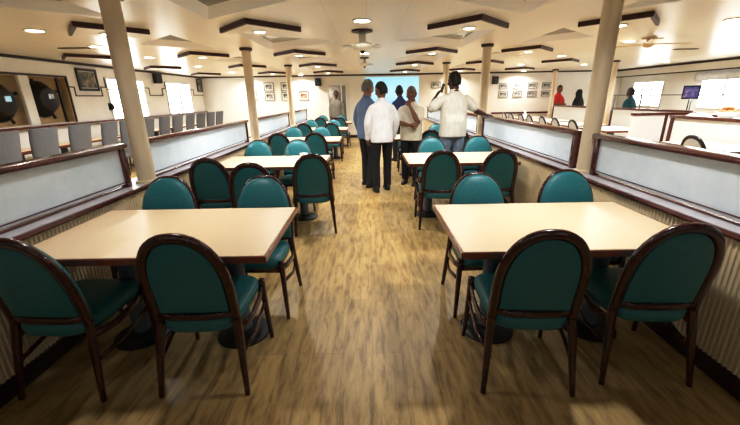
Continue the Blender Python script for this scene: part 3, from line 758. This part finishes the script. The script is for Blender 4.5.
def loft(bm, secs, n=24, p=.85):
    """secs: (z, cx, cy, rx, ry)"""
    rings = []
    for z, cx, cy, rx, ry in secs:
        ring = []
        for i in range(n):
            a = 2*pi*i/n; ca, sa = cos(a), sin(a)
            ring.append(bm.verts.new((cx+rx*math.copysign(abs(ca)**p, ca), cy+ry*math.copysign(abs(sa)**p, sa), z)))
        rings.append(ring)
    for a, b in zip(rings, rings[1:]):
        for i in range(n): bm.faces.new((a[i], a[(i+1) % n], b[(i+1) % n], b[i]))
    bm.faces.new(rings[0][::-1]); bm.faces.new(rings[-1])
    return bm
def hand(bm, wrist, d, palm_n, s=1.0, curl=.5, thumb=1):
    """palm and five fingers; d = direction of fingers, palm_n = palm facing"""
    w = Vector(wrist); d = Vector(d).normalized(); n = Vector(palm_n); n = (n-d*n.dot(d)).normalized(); a = d.cross(n).normalized()*thumb
    def L(x, y, z): return w + a*(x*s) + d*(y*s) + n*(z*s)
    limb(bm, [L(0, -.01, 0), L(.004, .03, 0), L(.002, .075, .004)], [.026*s, .037*s, .037*s], ref=n, flat=.55, n=12)
    for x, ln, r in ((.033, .068, .0085), (.011, .076, .009), (-.011, .071, .0088), (-.032, .056, .0078)):
        c1 = curl*.9; c2 = curl*1.9; c3 = curl*2.7
        p0 = L(x, .082, 0); p1 = p0 + (d*cos(c1)+n*sin(c1))*ln*.45*s; p2 = p1 + (d*cos(c2)+n*sin(c2))*ln*.32*s; p3 = p2 + (d*cos(c3)+n*sin(c3))*ln*.23*s
        limb(bm, [L(x*.9, .055, 0), p0, p1, p2, p3], [r*s*1.1, r*s*1.05, r*s, r*s*.92, r*s*.8], n=8)
    limb(bm, [L(.026, .015, .004), L(.052, .042, .014), L(.060, .068, .022), L(.058, .09, .028)], [.014*s, .012*s, .0105*s, .009*s], n=8)
def rotz(v, a): return Vector((v[0]*cos(a)-v[1]*sin(a), v[0]*sin(a)+v[1]*cos(a), v[2]))
SKIN = {'brown': mat('skin_brown', (.20, .085, .045), .5, noise=.08, nscale=20), 'dark': mat('skin_dark', (.085, .036, .022), .5, noise=.08, nscale=20), 'tan': mat('skin_tan', (.40, .20, .12), .5, noise=.08, nscale=20)}
EYE = mat('eye_white', (.6, .58, .55), .3); LIP = mat('lip', (.22, .07, .06), .5)
def cloth(name, c, n=.10, sc_=25, bump=.25): return mat(name, c, .85, noise=n, nscale=sc_, bump=bump, stretch=(1, 1, .35))
def person(label, loc, deg, h, skin, shirt, trousers, hair, arms, sleeves='long', stance=(.0, .0), head=(0, 0), hairstyle='short', shoe=None, build=1.0, tuck=False, belt=None, hijab=None, lean=0, grey_side=None, waist=None):
    """arms: {-1 / +1: (elbow, wrist, hand_dir, palm_normal, curl)} in local metres for a 1.75 m figure; -1 = the person's left when facing +y is x<0"""
    k = h/1.75
    t = thing('person', label, 'person', loc, radians(deg)); t.scale = (k, k, k)
    hy, hp = radians(head[0]), radians(head[1])    # yaw, pitch
    HC = Vector((0, .025, 1.618)); NB = Vector((0, -.01, 1.46))
    def H(v): 
        v = Vector(v)*1.12; v = Matrix.Rotation(hy, 3, 'Z') @ (Matrix.Rotation(hp, 3, 'X') @ v); return HC+v
    hips = {s: Vector((s*.092, 0, .90)) for s in (-1, 1)}
    feet = {-1: Vector((-.11, stance[0], .08)), 1: Vector((.11, stance[1], .08))}
    knees = {s: (hips[s]+feet[s])/2 + Vector((s*.008, .025, .02)) for s in (-1, 1)}
    sh = {s: Vector((s*.168*build, -.012, 1.385)) for s in (-1, 1)}
    b = build
    # ---- body: one continuous surface
    bm = B()
    hb = B()
    res = bmesh.ops.create_uvsphere(hb, u_segments=24, v_segments=16, radius=1)
    for v in hb.verts:
        x, y, z = v.co
        X = x*.074*(1-.16*max(0, -z)**1.5); Y = y*.094*(1-.05*max(0, -z)); Z = z*.115
        if z < 0 and y > 0: Y *= 1-.08*max(0, -z)
        if z < -.3 and y < 0: Y *= .75
        v.co = H((X, Y, Z))
    bm.from_mesh(_m(hb))
    limb(bm, [H((0, .072, .022)), H((0, .098, -.012)), H((0, .104, -.026))], [.010, .013, .015], n=8)                 # nose
    limb(bm, [H((-.045, .070, .022)), H((0, .082, .026)), H((.045, .070, .022))], [.012, .013, .012], n=8)           # brow
    limb(bm, [H((-.022, .076, -.058)), H((0, .086, -.056)), H((.022, .076, -.058))], [.008, .011, .008], n=8)        # lips
    ball(bm, H((0, .066, -.092)), (.028, .024, .022))                                                               # chin
    for s in (-1, 1):
        ball(bm, H((s*.032, .076, .006)), .012, 10, 8)                                                              # eye
        ball(bm, H((s*.045, .055, -.028)), .024, 10, 8)                                                             # cheek
        limb(bm, [H((s*.073, -.006, .022)), H((s*.084, -.016, .008)), H((s*.075, -.008, -.028))], [.010, .012, .009], n=8)  # ear
    limb(bm, [NB+Vector((0, -.01, -.06)), NB, HC+Vector((0, -.022, -.075))], [.066*b, .056*b, .052*b], n=16)
    loft(bm, [(.84, 0, 0, .13*b, .09), (.95, 0, 0, .145*b, .10), (1.08, 0, 0, .135*b, .092*b), (1.25, 0, 0, .155*b, .105), (1.35, 0, -.005, .150*b, .090), (1.41, 0, -.01, .10*b, .07), (1.47, 0, -.01, .06, .05)])
    for s in (-1, 1):
        e, w, hd, pn, cu = arms[s]; e, w = Vector(e), Vector(w)
        limb(bm, [sh[s]+Vector((-s*.03, 0, -.03)), sh[s].lerp(e, .5), e, e.lerp(w, .35), w], [.036*b, .043*b, .038*b, .038*b, .027], n=14)
        hand(bm, w+(w-e).normalized()*.012, hd, pn, 1, cu, thumb=1 if Vector(hd).cross(Vector(pn)).dot(Vector(THUMB[s](Vector(hd), Vector(pn)))) > 0 else -1)
        limb(bm, [hips[s], knees[s], feet[s]], [.075*b, .048, .036], n=14)
    eyes = [H((s*.032, .088, .006)) for s in (-1, 1)]; lip = H((0, .094, -.056))
    fw = (H((0, 1, 0))-HC)
    def paint(c):
        for e in eyes:
            q = c-e
            if q.length < .0135 and (c-HC).dot(fw) > .082 and abs(q.z) < .008: return 3 if abs(q.x) < .0055 and q.length < .009 else 1
        if (c-lip).length < .017 and abs(c.z-lip.z) < .008: return 2
        return 0
    remesh('body', bm, .0075, [SKIN[skin], EYE, LIP, M['black']], t, 2, paint)
    # ---- shirt
    bm = B(); hem = .82 if not tuck else .93
    loft(bm, [(hem, 0, -.004, .178*b, .138), (hem+.06, 0, -.004, .180*b, .138), (1.05, 0, -.002, .172*b, .130*b), (1.15, 0, 0, .174*b, .128), (1.27, 0, .002, .182*b, .130), (1.345, 0, -.004, .180*b, .118), (1.395, 0, -.01, .158*b, .100), (1.432, 0, -.012, .115*b, .084), (1.46, 0, -.012, .080*b, .072), (1.478, 0, -.012, .066*b, .066)], p=.8)
    for s in (-1, 1):
        e, w, *_ = arms[s]; e, w = Vector(e), Vector(w)
        if sleeves == 'long': limb(bm, [sh[s]+Vector((-s*.03, 0, -.02)), sh[s].lerp(e, .45), e, e.lerp(w, .45), e.lerp(w, .92)], [.060*b, .060*b, .054*b, .050, .042], n=16)
        else: limb(bm, [sh[s]+Vector((-s*.03, 0, -.02)), sh[s].lerp(e, .35), sh[s].lerp(e, .74)], [.060*b, .064*b, .068*b], n=16)
        # folds along the sides
        for z in (1.0, 1.1, 1.2): limb(bm, [(s*.05, -.112, z), (s*.12, -.098, z+.03), (s*.165*b, -.03, z+.09)], [.008, .013, .008], n=6)
    sleevecut = None
    remesh('shirt', bm, .011, shirt, t, 1)
    bm = B(); sweep(bm, [(.064*b*cos(a), -.012+.062*sin(a)+.012*(sin(a) < 0), 1.478-.014*sin(a)) for a in [2*pi*i/20 for i in range(20)]], .012, .042, (0, 0, 1), 8, .8, closed=True)
    obj('collar', bm, shirt, t, True)
    if sleeves == 'long':
        for s in (-1, 1):
            e, w, *_ = arms[s]; e, w = Vector(e), Vector(w); d = (w-e).normalized(); q = e.lerp(w, .95)
            bm = B(); sweep(bm, [q-d*.03, q+d*.03], .088, .088, Vector((.1, 1, .2)), 14, 1); obj('cuff', bm, shirt, t, True, 40)
    # ---- trousers
    bm = B()
    loft(bm, [(.80, 0, -.006, .150*b, .112), (.88, 0, -.008, .164*b, .112), (.96, 0, -.006, .158*b, .106), (1.0, 0, 0, .154*b, .106)], p=.85)
    for s in (-1, 1):
        an = feet[s]+Vector((0, -.01, -.02)); limb(bm, [hips[s]+Vector((-s*.004, -.005, -.02)), hips[s].lerp(knees[s], .5), knees[s], knees[s].lerp(an, .5), an+Vector((0, 0, .02))], [.088*b, .084*b, .072, .067, .064], n=16)
    remesh('trousers', bm, .011, trousers, t, 1)
    if belt:
        bm = B(); sweep(bm, [(.162*b*cos(a), -.004+.115*sin(a), .965) for a in [2*pi*i/28 for i in range(28)]], .012, .036, (0, 0, 1), 8, .6, closed=True); obj('belt', bm, belt, t, True)
    # ---- shoes
    for s in (-1, 1):
        f0 = feet[s]; bm = B()
        loft(bm, [(.0, f0.x, f0.y+.045, .046, .135), (.02, f0.x, f0.y+.045, .050, .14), (.045, f0.x, f0.y+.04, .047, .13), (.07, f0.x, f0.y+.01, .043, .085), (.10, f0.x, f0.y-.012, .042, .06)], p=.8)
        obj('shoe', bm, shoe or M['black'], t, True)
    # ---- hair
    if hijab:
        bm = B(); loft(bm, [(.95, 0, -.02, .24, .17), (1.1, 0, -.02, .235, .165), (1.3, 0, -.02, .215, .145), (1.42, 0, -.02, .16, .12), (1.5, 0, -.015, .105, .11), (1.62, 0, 0, .10, .105), (1.70, 0, -.005, .088, .10), (1.755, 0, -.01, .05, .06)])
        ball(bm, (0, -.005, 1.64), (.098, .118, .125)); remesh('headscarf', bm, .012, hijab, t, 2)
    else:
        hbm = B(); bmesh.ops.create_uvsphere(hbm, u_segments=28, v_segments=18, radius=1)
        dl = []
        for v in hbm.verts:
            x, y, z = v.co
            lim = .12 + .50*max(0, y) if y > -.1 else -.62+.5*max(0, y+.5)
            if abs(x) > .75 and y > -.35: lim = max(lim, -.05)
            if z < lim: dl.append(v)
            m_ = 1.07+.02*sin(9*x+5*y)*cos(7*z)
            if hairstyle == 'cropped': m_ = 1.035
            if hairstyle == 'full': m_ = 1.13
            v.co = H((x*.076*m_, y*.096*m_-.004, z*.117*m_+.002))
        bmesh.ops.delete(hbm, geom=dl, context='VERTS')
        r_ = bmesh.ops.extrude_face_region(hbm, geom=hbm.faces[:])
        for v in [g_ for g_ in r_['geom'] if isinstance(g_, bmesh.types.BMVert)]: v.co = HC+(v.co-HC)*.93
        obj('hair', hbm, hair, t, True)
    return t
def _m(b):
    me = bpy.data.meshes.new('t'); b.to_mesh(me); b.free(); return me
# thumbs point towards the inner side of each hand
THUMB = {-1: lambda d, n: n.cross(d)*-1 if False else d.cross(n)*1.0, 1: lambda d, n: d.cross(n)*-1.0}
DOWN = {s: ((s*.23, -.02, 1.12), (s*.235, .05, .88), (0, .1, -1), (-s, 0, .0), .35) for s in (-1, 1)}
def dn(s, **k): return DOWN[s]
white_c = cloth('white_cotton', (.80, .80, .80)); blue_c = cloth('blue_grey_cotton', (.15, .21, .33)); cream_c = cloth('cream_cotton', (.74, .70, .58)); polo_c = cloth('white_polo', (.76, .74, .66))
navy_c = cloth('navy_cotton', (.02, .03, .09)); grey_c = cloth('grey_cotton', (.26, .27, .29)); khaki_c = cloth('khaki_cotton', (.22, .20, .16)); red_c = cloth('red_cotton', (.62, .04, .03)); dteal_c = cloth('dark_teal_cotton', (.01, .06, .08))
black_c = cloth('black_wool', (.010, .010, .012)); charcoal_c = cloth('charcoal_wool', (.018, .018, .02)); jeans_c = cloth('blue_denim', (.19, .24, .32), .25, 40)
hair_g = mat('grey_hair', (.22, .21, .20), .7, noise=.4, nscale=60, bump=.5, stretch=(1, 1, .3)); hair_b = mat('black_hair', (.008, .007, .007), .6, noise=.3, nscale=60, bump=.5); hair_w = mat('silver_hair', (.20, .18, .17), .7, noise=.4, nscale=60, bump=.5)
beltm = mat('black_leather', (.01, .01, .01), .35)
# man in the white shirt, back to the camera
person('person in untucked white long-sleeved shirt and black trousers, back to the camera in the aisle', (.21, 5.84, 0), 12, 1.72, 'brown', white_c, black_c, hair_b,
       {-1: ((-.245, -.03, 1.12), (-.225, .06, .885), (.05, .25, -1), (1, 0, 0), .5), 1: ((.25, .0, 1.13), (.23, .10, .90), (-.1, .3, -1), (-1, 0, 0), .5)}, stance=(-.06, .07), head=(28, -14), build=1.03)
b1 = person('grey-haired person in blue-grey shirt and dark trousers, left of the aisle group', (-.02, 6.20, 0), -48, 1.77, 'tan', blue_c, charcoal_c, hair_g,
       {-1: ((-.25, -.03, 1.13), (-.24, .04, .88), (0, .2, -1), (1, 0, 0), .4), 1: ((.25, .04, 1.14), (.14, .22, 1.02), (-.5, .6, .1), (-.4, -.3, -.6), .5)}, stance=(.05, -.05), head=(6, -10), hairstyle='short', build=1.04)
person('person in cream short-sleeved shirt with one arm folded and hand at chin', (.73, 6.28, 0), 158, 1.66, 'brown', cream_c, black_c, hair_w,
       {1: ((.215, .10, 1.13), (-.03, .225, 1.10), (-1, .05, .05), (0, -1, 0), .5), -1: ((-.17, .17, 1.14), (-.035, .225, 1.42), (.35, -.35, .8), (.3, -1, .2), .7)}, 'short', stance=(.03, -.04), head=(-6, -6), hairstyle='cropped', build=1.12)
person('tall person in white polo and blue jeans, back to the camera, hand on the rail', (1.36, 5.92, 0), 14, 1.85, 'dark', polo_c, jeans_c, hair_b,
       {-1: ((-.36, .08, 1.20), (-.20, .22, 1.40), (.45, -.2, .8), (.9, -.1, -.2), .8), 1: ((.36, -.02, 1.19), (.56, .03, 1.128), (1, .1, -.12), (0, .1, -1), .3)}, 'short', stance=(.05, -.04), head=(10, -5), build=1.18, belt=beltm)
person('person in navy shirt behind the aisle group, in front of the bright screen', (.74, 8.75, 0), 30, 1.74, 'dark', navy_c, black_c, hair_b, {-1: DOWN[-1], 1: DOWN[1]}, 'short', head=(-30, 0))
person('person in grey shirt standing just right of the navy shirt, near the screen', (1.12, 9.4, 0), 60, 1.66, 'brown', grey_c, black_c, hair_w, {-1: DOWN[-1], 1: DOWN[1]}, 'short', head=(0, 0))
person('person in dull khaki shirt standing before the mirrored door', (-1.12, 13.2, 0), 180, 1.73, 'dark', khaki_c, black_c, hair_b, {-1: DOWN[-1], 1: DOWN[1]}, 'long')
person('person in red shirt standing behind the low partition on the far right', (6.85, 13.5, 0), 205, 1.78, 'brown', red_c, charcoal_c, hair_b,
       {1: ((.235, .05, 1.14), (.02, .24, 1.10), (-1, .2, .1), (0, -1, 0), .4), -1: ((-.235, .05, 1.14), (-.06, .22, 1.06), (1, .2, .1), (0, -1, 0), .4)}, 'short', head=(-25, 0))
person('person in a black headscarf and robe right of the person in red', (7.27, 12.95, 0), 20, 1.62, 'brown', black_c, black_c, hair_b, {-1: DOWN[-1], 1: DOWN[1]}, 'long', hijab=black_c)
person('person in dark teal shirt half hidden by the far right pillar', (7.25, 10.35, 0), 20, 1.62, 'dark', dteal_c, black_c, hair_b, {-1: DOWN[-1], 1: DOWN[1]}, 'long')
# phone held to the ear of the man in the polo shirt
kk = 1.85/1.75; a = radians(14); q = rotz((-.128*kk, .150*kk, 0), a)
bm = B(); box(bm, -.006, .006, -.035, .035, -.07, .07, .004)
o = obj('mobile_phone', bm, M['black']); o.location = (1.36+q.x, 5.92+q.y, 1.525*kk); o.rotation_euler = (radians(12), radians(14), radians(25)); tag(o, 'dark mobile phone held at the cheek by the white polo person', 'phone')
# spectacles of the grey-haired man
def spectacles(p, hc=(0, .02, 1.625), yaw=0, pitch=0):
    bm = B()
    def H(v): return Vector(hc)+Matrix.Rotation(radians(yaw), 3, 'Z') @ (Matrix.Rotation(radians(pitch), 3, 'X') @ Vector(v))
    for s in (-1, 1):
        tube(bm, [H((s*(.034+.024*cos(b_)), .098, .006+.019*sin(b_))) for b_ in [2*pi*i/14 for i in range(15)]], .0028, 6)
        tube(bm, [H((s*.058, .098, .012)), H((s*.08, .03, .016)), H((s*.082, -.02, .008))], .0028, 6)
    tube(bm, [H((-.012, .1, .01)), H((.012, .1, .01))], .0028, 6)
    obj('spectacles', bm, M['black'], p)
spectacles(b1, yaw=6, pitch=-10)

# ------------------------------------------------------------------ added window-shaped fill lights behind the camera, set high for the ceiling; world
for i, (x0, x1) in enumerate(((-5.0, -2.4), (-1.4, 1.6), (2.8, 5.8))):
    w = struct('window_%d' % (6+i), box(B(), x0, x1, YB, YB+.012, 1.5, 2.15), M['back'], label='added %s window-shaped fill light in the wall behind the camera' % ['left', 'middle', 'right'][i])
    bm = B()
    for a, b in ((x0-.05, x0), (x1, x1+.05), ((x0+x1)/2-.025, (x0+x1)/2+.025)): box(bm, a, b, YB, YB+.03, 1.45, 2.2)
    box(bm, x0, x1, YB, YB+.03, 1.45, 1.5); box(bm, x0, x1, YB, YB+.03, 2.15, 2.2); struct('window_frame', bm, M['whitepaint'], w)
wd_ = bpy.data.worlds.new('w'); sc.world = wd_; wd_.use_nodes = True
wd_.node_tree.nodes['Background'].inputs[0].default_value = (.8, .88, 1, 1); wd_.node_tree.nodes['Background'].inputs[1].default_value = .6

# ------------------------------------------------------------------ camera
cam = bpy.data.cameras.new('camera'); co = bpy.data.objects.new('camera', cam); col.objects.link(co)
cam.sensor_fit = 'HORIZONTAL'; cam.sensor_width = 36; cam.lens = 36*358/740; cam.clip_start = .05; cam.clip_end = 200
P, R = radians(17.9), radians(1.0)
f = Vector((0, cos(P), -sin(P))); r = Vector((cos(R), -sin(R)*sin(P), -sin(R)*cos(P))); u = Vector((sin(R), cos(R)*sin(P), cos(R)*cos(P)))
m3 = Matrix((r, u, -f)).transposed()
co.matrix_world = Matrix.Translation((0, 0, 1.5)) @ m3.to_4x4()
sc.camera = co
sc.view_settings.view_transform = 'Standard'; sc.view_settings.look = 'None'
sc.view_settings.exposure = 0.0
# tone curve: a little more contrast, as in the photograph
vs = sc.view_settings; vs.use_curve_mapping = True
cm = vs.curve_mapping; c = cm.curves[3]
for x, y in ((.10, .070), (.30, .275), (.62, .68), (.85, .905)): c.points.new(x, y)
cm.update()
